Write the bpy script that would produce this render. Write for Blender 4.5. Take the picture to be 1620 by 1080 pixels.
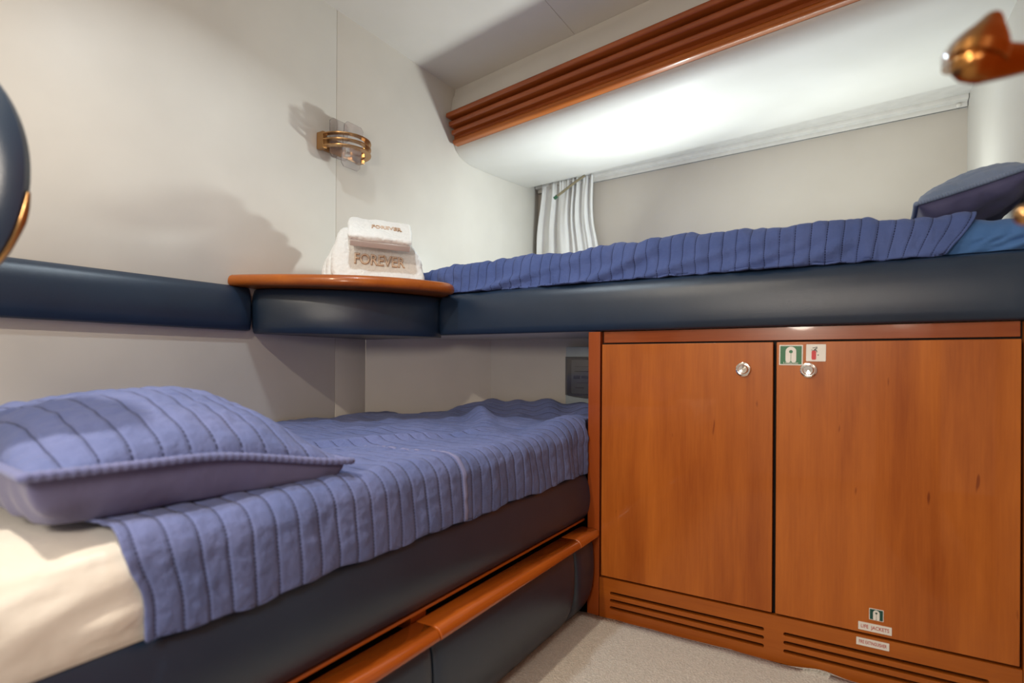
import bpy, bmesh, math, random
from mathutils import Vector, Matrix, noise
for o in list(bpy.data.objects): bpy.data.objects.remove(o)
S = bpy.context.scene; COL = S.collection
PI = math.pi; V = Vector
random.seed(7)

# ---------------------------------------------------------------- camera
cam = bpy.data.cameras.new('camera'); co = bpy.data.objects.new('camera', cam); COL.objects.link(co)
YAW = math.radians(31.88); ROLL = 0.0056
co.matrix_world = (Matrix.Translation((0, 0, .85)) @ Matrix.Rotation(YAW, 4, 'Z') @ Matrix.Rotation(PI/2, 4, 'X') @ Matrix.Rotation(ROLL, 4, 'Z'))
cam.sensor_width = 36; cam.lens = 886/1620*36; cam.shift_y = 33.9/1620
cam.clip_start = .02
cam.dof.use_dof = True; cam.dof.focus_distance = 2.0; cam.dof.aperture_fstop = 2.4
S.camera = co
# ---------------------------------------------------------------- world, lights, exposure
w = bpy.data.worlds.new('world'); S.world = w; w.use_nodes = True
w.node_tree.nodes['Background'].inputs[0].default_value = (1, .85, .72, 1)
w.node_tree.nodes['Background'].inputs[1].default_value = .46
S.view_settings.view_transform = 'Standard'; S.view_settings.look = 'None'
S.view_settings.gamma = 1; S.view_settings.use_curve_mapping = False
S.view_settings.exposure = 0.12
def light(name, loc, aim, size, power, color, spread=PI, shape='DISK'):
    l = bpy.data.lights.new(name, 'AREA'); l.shape = shape; l.size = size; l.energy = power; l.color = color; l.spread = spread
    o = bpy.data.objects.new(name, l); COL.objects.link(o); o.location = loc
    o.rotation_euler = (V(aim)-V(loc)).to_track_quat('-Z', 'Y').to_euler(); return o
light('bunk_lamp', (-.85, 2.80, 1.32), (-1.75, 1.85, 1.90), .12, 11, (.93, 1, .95))
sl = light('bunk_strip_lamp', (-.20, 2.80, 1.31), (-.48, 2.45, 2.1), 1.0, 7.0, (.93, 1, .95), PI, 'RECTANGLE'); sl.data.size_y = .05; sl.rotation_euler = (PI+.30, 0, -.12)
light('ceiling_lamp', (-.90, -.18, 2.30), (-.85, .35, 0), .07, 15, (1, .87, .69), math.radians(138))
light('ceiling_lamp', (-1.18, 1.00, 2.30), (-1.1, .95, 0), .07, 5.5, (.80, .92, 1), math.radians(135))
light('front_fill_light', (-.32, -.42, 1.22), (-.95, 2.2, .8), .30, 10.5, (1, .88, .74))  # added fill beside the camera to brighten the niche, no fixture of the cabin

# ---------------------------------------------------------------- materials
def mat(name, rough=.6, col=(.5, .5, .5), metal=0, coat=0, coat_rough=.1, spec=.5, sheen=0, trans=0):
    m = bpy.data.materials.new(name); m.use_nodes = True; b = m.node_tree.nodes['Principled BSDF']
    b.inputs['Base Color'].default_value = (*col, 1); b.inputs['Roughness'].default_value = rough
    b.inputs['Metallic'].default_value = metal; b.inputs['Coat Weight'].default_value = coat
    b.inputs['Coat Roughness'].default_value = coat_rough; b.inputs['Specular IOR Level'].default_value = spec
    b.inputs['Sheen Weight'].default_value = sheen; b.inputs['Transmission Weight'].default_value = trans
    return m, m.node_tree, b
def N(t, k, **kw):
    n = t.nodes.new(k)
    for a, v in kw.items(): setattr(n, a, v)
    return n
def mapping(t, scale, coord='Object'):
    c = N(t, 'ShaderNodeTexCoord'); mp = N(t, 'ShaderNodeMapping'); mp.inputs['Scale'].default_value = scale
    t.links.new(c.outputs[coord], mp.inputs[0]); return mp.outputs[0]
def nz(t, vec, scale, detail=3, rough=.5):
    n = N(t, 'ShaderNodeTexNoise'); n.inputs['Scale'].default_value = scale; n.inputs['Detail'].default_value = detail
    n.inputs['Roughness'].default_value = rough; t.links.new(vec, n.inputs['Vector']); return n.outputs['Fac']
def ramp(t, fac, stops):
    r = N(t, 'ShaderNodeValToRGB'); t.links.new(fac, r.inputs[0]); e = r.color_ramp.elements
    while len(e) < len(stops): e.new(.5)
    for i, (p, c) in enumerate(stops): e[i].position = p; e[i].color = (*c, 1)
    return r.outputs[0]
def bump(t, b, h, strength, dist=.01, prev=None):
    n = N(t, 'ShaderNodeBump'); n.inputs['Strength'].default_value = strength; n.inputs['Distance'].default_value = dist
    t.links.new(h, n.inputs['Height'])
    if prev: t.links.new(prev, n.inputs['Normal'])
    t.links.new(n.outputs[0], b.inputs['Normal']); return n.outputs[0]
def fabric_wall(name, c1, c2, rough=.5, bmp=.25, spec=.4):
    m, t, b = mat(name, rough, spec=spec); v = mapping(t, (1, 1, 1))
    t.links.new(ramp(t, nz(t, v, 3, 4), [(.3, c1), (.7, c2)]), b.inputs['Base Color'])
    p = bump(t, b, nz(t, v, 700, 2), bmp, .0006)
    bump(t, b, nz(t, v, 14, 3), .12, .004, p); return m
def leather(name, c1, c2, rough=.34):
    m, t, b = mat(name, rough, spec=.65, sheen=0); v = mapping(t, (1, 1, 1))
    t.links.new(ramp(t, nz(t, v, 6, 4), [(.3, c1), (.7, c2)]), b.inputs['Base Color'])
    vo = N(t, 'ShaderNodeTexVoronoi'); vo.inputs['Scale'].default_value = 650; t.links.new(v, vo.inputs['Vector'])
    p = bump(t, b, vo.outputs['Distance'], .22, .0008)
    bump(t, b, nz(t, v, 9, 2), .10, .006, p); return m
def wood(name, axis, light_=(.54, .155, .021), dark=(.30, .066, .008), rough=.34, coat=.28):
    m, t, b = mat(name, rough, coat=coat, coat_rough=.04, spec=.3)
    sc = [5.0, 5.0, 5.0]; sc[axis] = .55
    v = mapping(t, tuple(sc)); a = nz(t, v, 2.3, 5, .55)
    sc2 = [60., 60., 60.]; sc2[axis] = 2.2
    v2 = mapping(t, tuple(sc2)); f = nz(t, v2, 3, 4, .7)
    mx = N(t, 'ShaderNodeMath', operation='MULTIPLY_ADD'); mx.inputs[1].default_value = .30
    t.links.new(f, mx.inputs[0]); t.links.new(a, mx.inputs[2])
    base = ramp(t, mx.outputs[0], [(.42, dark), (.64, tuple((x+y)/2 for x, y in zip(light_, dark))), (.88, light_)])
    sc3 = [62., 62., 62.]; sc3[axis] = 13
    v3 = mapping(t, tuple(sc3)); k = nz(t, v3, 1.0, 1, .3)
    fl = ramp(t, k, [(.79, (1, 1, 1)), (.84, (.55, .42, .35))])
    mm = N(t, 'ShaderNodeMix', data_type='RGBA', blend_type='MULTIPLY'); mm.inputs[0].default_value = 1
    t.links.new(base, mm.inputs[6]); t.links.new(fl, mm.inputs[7]); t.links.new(mm.outputs[2], b.inputs['Base Color'])
    bump(t, b, f, .04, .001); return m
def quilt_mat(name, c1, c2, spacing=.04, stitch=(.012, .014, .05)):
    m, t, b = mat(name, .85, sheen=.08, spec=.15)
    v = mapping(t, (1, 1, 1)); tc = N(t, 'ShaderNodeTexCoord'); sx = N(t, 'ShaderNodeSeparateXYZ')
    t.links.new(tc.outputs['UV'], sx.inputs[0])
    base = ramp(t, nz(t, v, 7, 5, .6), [(.3, c1), (.7, c2)])
    def mth(op, a, c):
        n = N(t, 'ShaderNodeMath', operation=op)
        for i, x in enumerate((a, c)):
            if isinstance(x, (int, float)): n.inputs[i].default_value = x
            else: t.links.new(x, n.inputs[i])
        return n.outputs[0]
    q = mth('DIVIDE', sx.outputs[0], spacing); fr = mth('ABSOLUTE', mth('SUBTRACT', mth('FRACT', mth('ADD', q, .5), 0), .5), 0)
    dist = mth('MULTIPLY', fr, spacing)
    line = mth('LESS_THAN', dist, .0013)
    dash = mth('LESS_THAN', mth('FRACT', mth('DIVIDE', sx.outputs[1], .0065), 0), .72)
    fac = mth('MULTIPLY', mth('MULTIPLY', line, dash), .95)
    mm = N(t, 'ShaderNodeMix', data_type='RGBA'); t.links.new(fac, mm.inputs[0]); t.links.new(base, mm.inputs[6])
    mm.inputs[7].default_value = (*stitch, 1); t.links.new(mm.outputs[2], b.inputs['Base Color'])
    p = bump(t, b, nz(t, v, 900, 2), .25, .0008)
    p = bump(t, b, nz(t, v, 70, 5, .65), .55, .006, p)
    g = mth('MINIMUM', mth('DIVIDE', dist, .006), 1.0)
    bump(t, b, g, .8, .0022, p); return m
def cloth(name, c1, c2, rough=.85, weave=900, crease=.3, sheen=.2):
    m, t, b = mat(name, rough, sheen=sheen, spec=.2); v = mapping(t, (1, 1, 1))
    t.links.new(ramp(t, nz(t, v, 8, 4), [(.3, c1), (.7, c2)]), b.inputs['Base Color'])
    p = bump(t, b, nz(t, v, weave, 2), .2, .0008)
    bump(t, b, nz(t, v, 24, 4, .5), crease, .008, p); return m
def plain(name, col, rough=.5, **k):
    m, t, b = mat(name, rough, col, **k); v = mapping(t, (1, 1, 1))
    r = ramp(t, nz(t, v, 20, 3), [(.3, tuple(x*.93 for x in col)), (.7, tuple(min(1, x*1.04) for x in col))])
    t.links.new(r, b.inputs['Base Color']); return m

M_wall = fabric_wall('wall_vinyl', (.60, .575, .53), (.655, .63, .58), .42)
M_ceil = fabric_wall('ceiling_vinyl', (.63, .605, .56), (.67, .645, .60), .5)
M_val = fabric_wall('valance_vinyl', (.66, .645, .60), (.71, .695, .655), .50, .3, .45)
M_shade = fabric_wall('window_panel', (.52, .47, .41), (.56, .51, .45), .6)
M_white = plain('white_track', (.66, .64, .60), .4)
M_navy = leather('navy_vinyl', (.010, .024, .052), (.014, .031, .064))
M_wz = wood('cherry_vertical', 2); M_wx = wood('cherry_across', 0, (.45, .125, .014), (.28, .060, .006)); M_wy = wood('cherry_along', 1, (.50, .125, .014), (.30, .055, .006), .22, .7)
M_wd = wood('cherry_red_slat', 0, (.40, .100, .022), (.24, .050, .010), .25, .45)
M_ws = wood('cherry_red_shaded', 2, (.36, .075, .012), (.24, .045, .006))  # redder cherry, also darkened in colour for the weaker light on the side panel
M_dark = plain('dark_void', (.012, .009, .008), .8)
M_quilt = quilt_mat('blue_quilt', (.072, .112, .30), (.10, .145, .36))
M_quilt2 = quilt_mat('lavender_quilt', (.10, .135, .31), (.14, .17, .36))
M_q2p = cloth('lavender_plain', (.115, .14, .31), (.15, .165, .34))
M_gbp = M_q2p
M_lav = cloth('lavender_cotton', (.105, .105, .22), (.14, .14, .26))
M_bluesheet = cloth('blue_sheet', (.06, .16, .40), (.085, .20, .47), .7)
M_greyblue = cloth('greyblue_cotton', (.17, .23, .36), (.21, .27, .41))
M_sheet = cloth('white_sheet', (.66, .635, .59), (.72, .695, .65), .75)
M_curtain = cloth('curtain_cotton', (.74, .74, .73), (.80, .80, .79), .8, 1400, .12)
M_towel = cloth('towel_terry', (.80, .81, .80), (.86, .87, .86), .95, 420, .5, .5)
_t = M_towel.node_tree
for n in _t.nodes:
    if n.bl_idname == 'ShaderNodeBump' and n.inputs['Distance'].default_value < .001: n.inputs['Distance'].default_value = .003; n.inputs['Strength'].default_value = .6
M_hem = cloth('towel_hem', (.55, .50, .49), (.62, .57, .56), .8, 600, .2)
M_tan = plain('tan_thread', (.52, .32, .19), .7)
M_cream = plain('cream_thread', (.82, .74, .64), .7)
M_brass = plain('brass', (.52, .30, .13), .25, metal=1)
M_hook = plain('aged_brass', (.42, .20, .06), .25, metal=1)
M_chrome = plain('chrome', (.85, .83, .80), .08, metal=1)
M_glass, _, _ = mat('clear_plastic', .05, (.80, .76, .76), trans=.9)
M_smoke, _, _ = mat('smoked_plastic', .06, (.55, .55, .57), trans=.92)
M_box = plain('grey_plastic', (.40, .47, .50), .4)
M_boxd = plain('charcoal_plastic', (.10, .10, .105), .35)
M_lab = plain('grey_label', (.46, .48, .50), .5)
M_green = plain('sign_green', (.012, .16, .06), .4); M_greend = plain('sign_dark_green', (.01, .07, .055), .4)
M_signw = plain('sign_white', (.82, .80, .75), .4); M_red = plain('sign_red', (.60, .02, .03), .4); M_ink = plain('ink', (.03, .03, .03), .5)
M_redprint = plain('red_print', (.50, .07, .06), .5)
M_rubber = plain('green_tip', (.03, .12, .06), .5)
M_wand = plain('curtain_wand', (.34, .30, .20), .35, metal=.6)
# carpet
M_carpet, t, b = mat('carpet', .95, sheen=.3, spec=.1); v = mapping(t, (1, 1, 1))
vo = N(t, 'ShaderNodeTexVoronoi'); vo.inputs['Scale'].default_value = 190; t.links.new(v, vo.inputs['Vector'])
t.links.new(ramp(t, nz(t, v, 150, 3, .7), [(.3, (.50, .47, .41)), (.62, (.64, .60, .54)), (.8, (.80, .76, .67))]), b.inputs['Base Color'])
bump(t, b, vo.outputs['Distance'], .8, .004, bump(t, b, nz(t, v, 60, 4), .5, .003))

# ---------------------------------------------------------------- object helpers (all vertices given in world space)
def wl(o):
    x = V(o.location); p = o.parent
    while p: x += V(p.location); p = p.parent
    return x
def link(name, me, m, parent=None, smooth=True, origin=None):
    o = bpy.data.objects.new(name, me); COL.objects.link(o)
    if m and not me.materials: me.materials.append(m)
    if parent: o.parent = parent; off = -wl(parent); me.transform(Matrix.Translation(off))
    else:
        if origin is None:
            xs = [v.co for v in me.vertices]
            origin = V(((min(v.x for v in xs)+max(v.x for v in xs))/2, (min(v.y for v in xs)+max(v.y for v in xs))/2, min(v.z for v in xs)))
        o.location = origin; me.transform(Matrix.Translation(-V(origin)))
    if smooth:
        for p in me.polygons: p.use_smooth = True
    return o
def from_bm(name, bm, m, parent=None, smooth=True, sharp=35):
    bmesh.ops.recalc_face_normals(bm, faces=bm.faces)
    me = bpy.data.meshes.new(name); bm.to_mesh(me); bm.free()
    o = link(name, me, m, parent, smooth)
    if smooth and sharp:
        try: me.set_sharp_from_angle(angle=math.radians(sharp))
        except Exception: pass
    return o
def tag(o, label, cat, group=None):
    o['label'] = label; o['category'] = cat
    if group: o['group'] = group
    return o
def thing(name, loc, label, cat, group=None):
    o = bpy.data.objects.new(name, None); COL.objects.link(o); o.location = loc; o.empty_display_size = .05
    return tag(o, label, cat, group)
def struct(o): o['kind'] = 'structure'; return o
def add_box(bm, lo, hi, bev=0, seg=2, M=None):
    g = bmesh.ops.create_cube(bm, size=1); vs = g['verts']
    for v in vs: v.co = V([lo[i]+(v.co[i]+.5)*(hi[i]-lo[i]) for i in range(3)])
    if bev:
        es = list({e for v in vs for e in v.link_edges})
        r = bmesh.ops.bevel(bm, geom=es, offset=bev, segments=seg, affect='EDGES', profile=.5)
        vs = list({v for f in r['faces'] for v in f.verts} | {v for v in vs if v.is_valid})
    if M is not None: bmesh.ops.transform(bm, matrix=M, verts=vs)
    return vs
def wn(o):
    x = o.modifiers.new('normals', 'WEIGHTED_NORMAL'); x.keep_sharp = True; x.weight = 100
def box(name, lo, hi, m, parent=None, bev=.002, M=None, sm=True):
    bm = bmesh.new(); add_box(bm, lo, hi, bev, 2, M); o = from_bm(name, bm, m, parent, sm)
    if sm: wn(o)
    return o
def loft(name, rings, m, parent=None, closed=True, caps=True, sharp=40):
    bm = bmesh.new(); R = [[bm.verts.new(p) for p in r] for r in rings]; n = len(rings[0])
    for a, b_ in zip(R, R[1:]):
        for i in range(n if closed else n-1):
            j = (i+1) % n
            bm.faces.new((a[i], a[j], b_[j], b_[i]))
    if caps and closed:
        bm.faces.new(R[0][::-1]); bm.faces.new(R[-1])
    return from_bm(name, bm, m, parent, True, sharp)
def grid(name, nu, nv, fn, m, parent=None, uv=None, thick=0, sharp=None):
    bm = bmesh.new(); G = [[bm.verts.new(fn(i/(nu-1), j/(nv-1))) for j in range(nv)] for i in range(nu)]
    L = bm.loops.layers.uv.new('UVMap') if uv else None
    for i in range(nu-1):
        for j in range(nv-1):
            f = bm.faces.new((G[i][j], G[i+1][j], G[i+1][j+1], G[i][j+1]))
            if L:
                for lp, (a, c) in zip(f.loops, ((i, j), (i+1, j), (i+1, j+1), (i, j+1))): lp[L].uv = uv(a/(nu-1), c/(nv-1))
    me = bpy.data.meshes.new(name); bm.to_mesh(me); bm.free()
    o = link(name, me, m, parent)
    if thick:
        s = o.modifiers.new('thickness', 'SOLIDIFY'); s.thickness = thick; s.offset = 0
    return o
def smoothpath(pts, n):
    out = []; P = [V(p) for p in pts]; P = [P[0]*2-P[1]]+P+[P[-1]*2-P[-2]]
    for i in range(1, len(P)-2):
        for k in range(n):
            t = k/n; a, b_, c, d = P[i-1], P[i], P[i+1], P[i+2]
            out.append(.5*((2*b_)+(-a+c)*t+(2*a-5*b_+4*c-d)*t*t+(-a+3*b_-3*c+d)*t**3))
    out.append(P[-2]); return out
def tube(name, pts, rad, m, parent=None, seg=12, n=6, flat=1.0):
    path = smoothpath(pts, n) if n > 1 else [V(p) for p in pts]; rings = []; K = len(path)
    up = V((0, 0, 1))
    for i, p in enumerate(path):
        d = (path[min(i+1, K-1)]-path[max(i-1, 0)]).normalized()
        a = d.cross(up); a = a.normalized() if a.length > .05 else V((1, 0, 0)); c = a.cross(d).normalized()
        t = i/(K-1)
        if callable(rad): r = rad(t)
        elif isinstance(rad, (list, tuple)):
            x = t*(len(rad)-1); q = min(int(x), len(rad)-2); r = rad[q]+(rad[q+1]-rad[q])*(x-q)
        else: r = rad
        rings.append([p+a*math.cos(2*PI*s/seg)*r+c*math.sin(2*PI*s/seg)*r*flat for s in range(seg)])
    return loft(name, rings, m, parent)
def lathe(name, prof, m, parent, M, seg=28):
    rings = [[M @ V((r*math.cos(2*PI*s/seg), r*math.sin(2*PI*s/seg), z)) for s in range(seg)] for r, z in prof]
    return loft(name, rings, m, parent)
def plate(name, outlines, thick, bev, m, parent, M, res=3):
    cu = bpy.data.curves.new('c', 'CURVE'); cu.dimensions = '2D'; cu.fill_mode = 'BOTH'
    for pts in outlines:
        sp = cu.splines.new('POLY'); sp.points.add(len(pts)-1); sp.use_cyclic_u = True
        for q, p in zip(sp.points, pts): q.co = (p[0], p[1], 0, 1)
    cu.extrude = max(thick/2-bev, 0); cu.bevel_depth = bev; cu.offset = -bev; cu.bevel_resolution = res
    return _conv(name, cu, m, parent, M)
def _conv(name, cu, m, parent, M):
    o = bpy.data.objects.new('tmp', cu); COL.objects.link(o)
    dg = bpy.context.evaluated_depsgraph_get(); me = bpy.data.meshes.new_from_object(o.evaluated_get(dg))
    bpy.data.objects.remove(o); bpy.data.curves.remove(cu)
    me.materials.clear(); me.transform(M); me.name = name
    bm = bmesh.new(); bm.from_mesh(me); bmesh.ops.remove_doubles(bm, verts=bm.verts, dist=1e-6); bm.to_mesh(me); bm.free()
    ob = link(name, me, m, parent)
    try: me.set_sharp_from_angle(angle=math.radians(40))
    except Exception: pass
    wn(ob); return ob
def text(name, s, size, thick, m, parent, M, offset=0, width=None):
    cu = bpy.data.curves.new('t', 'FONT'); cu.body = s; cu.size = size; cu.extrude = thick/2; cu.offset = offset
    cu.align_x = 'CENTER'; cu.align_y = 'CENTER'; cu.resolution_u = 3
    if width:
        o = bpy.data.objects.new('tmp', cu); COL.objects.link(o); bpy.context.view_layer.update()
        dx = o.dimensions.x; bpy.data.objects.remove(o); M = M @ Matrix.Diagonal((width/dx, 1, 1, 1))
    return _conv(name, cu, m, parent, M)
def frame(o, x, y):
    x = V(x).normalized(); y = V(y); z = x.cross(y).normalized(); y = z.cross(x)
    return Matrix(((x.x, y.x, z.x, o[0]), (x.y, y.y, z.y, o[1]), (x.z, y.z, z.z, o[2]), (0, 0, 0, 1)))
def rrect(x0, y0, x1, y1, r, n=4):
    out = []
    for cx, cy, a in ((x1-r, y1-r, 0), (x0+r, y1-r, 90), (x0+r, y0+r, 180), (x1-r, y0+r, 270)):
        for k in range(n+1):
            t = math.radians(a+90*k/n); out.append((cx+r*math.cos(t), cy+r*math.sin(t)))
    return out
def fbm(p, s): return noise.fractal(V(p)*s, 1.0, 2.0, 3)
def sstep(a, b_, x): t = max(0, min(1, (x-a)/(b_-a))); return t*t*(3-2*t)

def wob(a, P): return .0045*noise.noise(V((P*7, a*1.5, 33)))+.0006*noise.noise(V((P*30, a*4, 37)))
def puff(a, P, amp=.0055):
    s = abs(math.sin(PI*(a+wob(a, P))/.04))
    return s**.45*amp*.5+s*(.0030*noise.noise(V((a*22, P*48, 41)))+.0018*noise.noise(V((a*60, P*95, 43))))

# ================================================================ SETTING
XL = -1.87; XR = .40; ZC = 2.325; YF = 1.754; ZU = .9586
def wallbox(name, pts, z0, z1, out, m):
    """vertical slab: front line pts[0]->pts[1], thickness vector out"""
    (x0, y0), (x1, y1) = pts; o = V((out[0], out[1], 0))
    a, c = V((x0, y0, 0)), V((x1, y1, 0)); r = lambda z: [a+V((0, 0, z)), c+V((0, 0, z)), c+o+V((0, 0, z)), a+o+V((0, 0, z))]
    return struct(loft(name, [r(z0), r(z1)], m, sharp=20))
YB = 3.335                                       # window wall at its left end
def ywin(x): return YB-(x-XL)*.0655              # window wall line
def yceil(x): return 2.409-(x-XL)*.164           # fascia line
# left wall: two upholstered panels meeting at a vertical seam, each a padded slab
def panel(name, y0, y1, z0, z1, m=M_wall):
    bm = bmesh.new(); add_box(bm, (XL-.04, y0+.0008, z0), (XL, y1-.0008, z1), .0018, 2)
    return struct(from_bm(name, bm, m))
panel('wall_left', -1.3, 1.603, -.02, 2.36); panel('wall_left', 1.603, 3.5, ZU+.004, 2.36)
panel('wall_left', 1.603, 1.7735, -.02, ZU+.004)
# angled niche walls below the upper bunk
wallbox('wall_niche', [(XL+.0015, 1.772), (-1.478, 2.19)], .0, ZU+.02, (-.05, .045), M_wall)
wallbox('wall_back', [(-1.478, 2.19), (-.70, 2.30)], .0, ZU+.02, (0, .05), M_wall)
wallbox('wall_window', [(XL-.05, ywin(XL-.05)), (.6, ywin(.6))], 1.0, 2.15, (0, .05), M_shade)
wallbox('wall_right', [(XR, .97), (XR, 3.5)], -.02, 2.36, (.05, 0), M_wall)
box('ceiling', (-1.95, -1.3, ZC), (-1.0965, 2.6, ZC+.04), M_ceil, bev=.002)['kind'] = 'structure'
box('ceiling', (-1.0955, -1.3, ZC), (.95, 2.6, ZC+.04), M_ceil, bev=.002)['kind'] = 'structure'
struct(box('floor', (-1.95, -1.3, -.05), (.95, 3.5, -.008), M_dark, bev=0, sm=False))
wallbox('wall_front', [(-1.9, -.42), (-.62, -.42)], -.02, 2.36, (0, -.05), M_wall)
# fascia between ceiling and louvre
def along(f, m, name, x0=XL+.002, x1=.62, sharp=40, parent=None, closed=True):
    """loft a y/z profile f(x) -> list of (y,z) from the left wall to the right"""
    n = 9; return loft(name, [[V((x0+(x1-x0)*k/n, y, z)) for y, z in f(x0+(x1-x0)*k/n)] for k in range(n+1)], m, parent, closed, sharp=sharp)
struct(along(lambda x: [(yceil(x)-.004, 2.324), (yceil(x)-.010, 2.29), (yceil(x)-.026, 2.268), (yceil(x)-.045, 2.16), (yceil(x)+.0, 2.13), (yceil(x)+.08, 2.13), (yceil(x)+.08, 2.324)], M_ceil, 'trim_1'))
# curved padded valance
def yedge(x): return 3.187-(x-XL)*.126
def valf(x):
    c = yceil(x)-2.409; e = yedge(x); p = [(2.402+c, 2.045), (2.404+c, 2.022), (2.418+c, 2.000), (2.447+c, 1.980), (2.49+c, 1.966), (2.555+c, 1.959)]
    s = 2.555+c
    for k in range(1, 7):
        t = k/6; p.append((s+(e-s)*t, 1.959+.043*t**1.3))
    return p+[(e+.003, 2.008), (e, 2.02), (2.46+c, 2.06)]
struct(along(valf, M_val, 'trim_2'))
# soffit strip behind the valance
struct(along(lambda x: [(yedge(x)-.03, 2.019), (ywin(x)+.01, 2.046), (ywin(x)+.01, 2.07), (yedge(x)-.03, 2.07)], M_white, 'trim_3'))

# ================================================================ LOUVRE
lv = thing('louvre', (XL+.02, 2.36, 2.0), 'red cherry louvre of four long slats above the curved white valance', 'louvre')
def slat(x0, dy, z0, z1, proud):
    def f(x):
        y = yceil(x)-2.409+dy; b_ = .004
        return [(y+proud, z0), (y+.006, z0), (y+.0015, z0+.002), (y, z0+.006), (y, z1-.006), (y+.0015, z1-.002), (y+.006, z1), (y+proud, z1)]
    n = 9; x1 = .62
    return loft('slat', [[V((x0+(x1-x0)*k/n, y, z)) for y, z in f(x0+(x1-x0)*k/n)] for k in range(n+1)], M_wd, lv, sharp=50)
for k in range(3): slat(XL+.012+.004*k, 2.318+.019*k, 2.140-.040*k, 2.164-.040*k, .075)
def f4(x):
    y = yceil(x)-2.409+2.365
    return [(y+.05, 2.014), (y+.016, 2.012), (y+.006, 2.015), (y+.001, 2.021), (y, 2.028), (y+.004, 2.036), (y+.05, 2.040)]
loft('slat', [[V((XL+.022+(.62-XL-.022)*k/9, y, z)) for y, z in f4(XL+.022+(.62-XL-.022)*k/9)] for k in range(10)], M_wy if False else M_wx, lv, sharp=60)
along(lambda x: [(yceil(x)-.02, 2.16), (yceil(x)-.02, 2.03), (yceil(x)+.01, 2.03), (yceil(x)+.01, 2.16)], M_wd, 'backing', x0=XL+.012, parent=lv)

# ================================================================ CURTAIN AND TRACK
tr = thing('curtain_track', (-.7, ywin(-.7)-.04, 1.99), 'long white curtain track under the valance at the top of the window panel', 'curtain track')
along(lambda x: [(ywin(x)-.002, 2.040), (ywin(x)-.002, 1.998), (ywin(x)-.022, 1.998), (ywin(x)-.024, 2.004), (ywin(x)-.024, 2.018), (ywin(x)-.055, 2.020), (ywin(x)-.058, 2.026), (ywin(x)-.058, 2.040)], M_white, 'rail', x0=-1.86, x1=XR-.003, parent=tr)
along(lambda x: [(ywin(x)-.012, 1.998), (ywin(x)-.012, 1.9965), (ywin(x)-.017, 1.9965), (ywin(x)-.017, 1.998)], M_ink, 'groove', x0=-1.86, x1=XR-.003, parent=tr)
lathe('end_stop', [(.001, 0), (.008, .001), (.008, .008), (.001, .010)], M_signw, tr, frame((.365, ywin(.365)-.024, 2.006), (1, 0, 0), (0, 0, 1)), 14)
def cur(u, v):
    z = 2.035-v*.86; fl = .55+.45*v
    x = (-1.815+.06*0 - .035*sstep(0, .4, v)) + u*(.385+.11*sstep(0, .9, v))
    ph = u*2*PI*6.5+2.6*math.sin(u*7.5+.6)+1.3*math.sin(u*19)+.9*noise.noise(V((u*5, v*2.2, 1)))
    amp = (.016+.016*v)*(1-.55*sstep(.35, .8, u)*sstep(.15, .5, v))
    y = ywin(x)-.052+amp*math.sin(ph)+.010*noise.noise(V((u*5, v*3, 7)))-.008*v
    y += .007*math.sin(ph*2.3+v*2)*(1-.6*v)+.010*noise.noise(V((u*11, v*1.6, 3)))
    if v < .1: y += .006*math.sin(u*2*PI*22)*(1-v*10)
    return V((x+.004*math.cos(ph*1.3)*(1-v), y, z-.012*u*(v > .98)))
cu_ = thing('curtain', (-1.62, 3.27, 1.17), 'short gathered white curtain hanging at the left end of the window panel', 'curtain')
grid('fabric', 180, 60, cur, M_curtain, cu_, thick=.0015)
for k in range(9):
    x = -1.79+.046*k; box('glider', (x-.003, ywin(x)-.056, 1.998), (x+.003, ywin(x)-.044, 2.022), M_white, cu_, .001)
tube('draw_wand', [(-1.455, 3.185, 2.015), (-1.52, 3.185, 1.985), (-1.60, 3.19, 1.945), (-1.655, 3.19, 1.915)], .0085, M_wand, cu_, 8, 3)
tube('wand_tip', [(-1.650, 3.19, 1.9185), (-1.672, 3.19, 1.905)], .011, M_rubber, cu_, 8, 1)

# ================================================================ UPPER BUNK
ub = thing('upper_bunk', (-.6, 2.4, ZU), 'upper bunk with thick navy padded front rail over the cabinets', 'bunk')
loft('base', [[V(p) for p in ((XL+.004, 1.80, z), (-1.44, 1.80, z), (XR-.004, 1.80, z), (XR-.004, 3.17, z), (XL+.004, 3.30, z))] for z in (ZU+.001, 1.10)], M_wall, ub)
def railsec(x):
    e = sstep(.385, .30, x)*1.0; q = sstep(.39, .345, x)
    l = sstep(-1.437, -1.41, x); r_ = .30+.70*math.sqrt(max(0, min(1, (x+1.437)/.018))) if x < -1.419 else 1
    d = (1-r_)*.012+(1-q)*.02
    P = [(1.80, .9605), (1.768, .9590), (1.758, .9600), (1.752, .965), (1.7475, .985), (1.745, 1.02), (1.746, 1.055), (1.750, 1.085), (1.758, 1.106), (1.770, 1.120), (1.785, 1.127), (1.80, 1.128)]
    return [(y+d, z) for y, z in P]
xs = [-1.437, -1.434, -1.428, -1.419, -1.40]+[-1.3+.1*k for k in range(17)]+[.335, .355, .37, .385, .3905]
sag = lambda x: -.004*math.exp(-((x+1.36)/.05)**2)
loft('padded_rail', [[V((x, y, z+(sag(x) if z > 1.1 else 0))) for y, z in railsec(x)] for x in xs], M_navy, ub, sharp=50)

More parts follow.
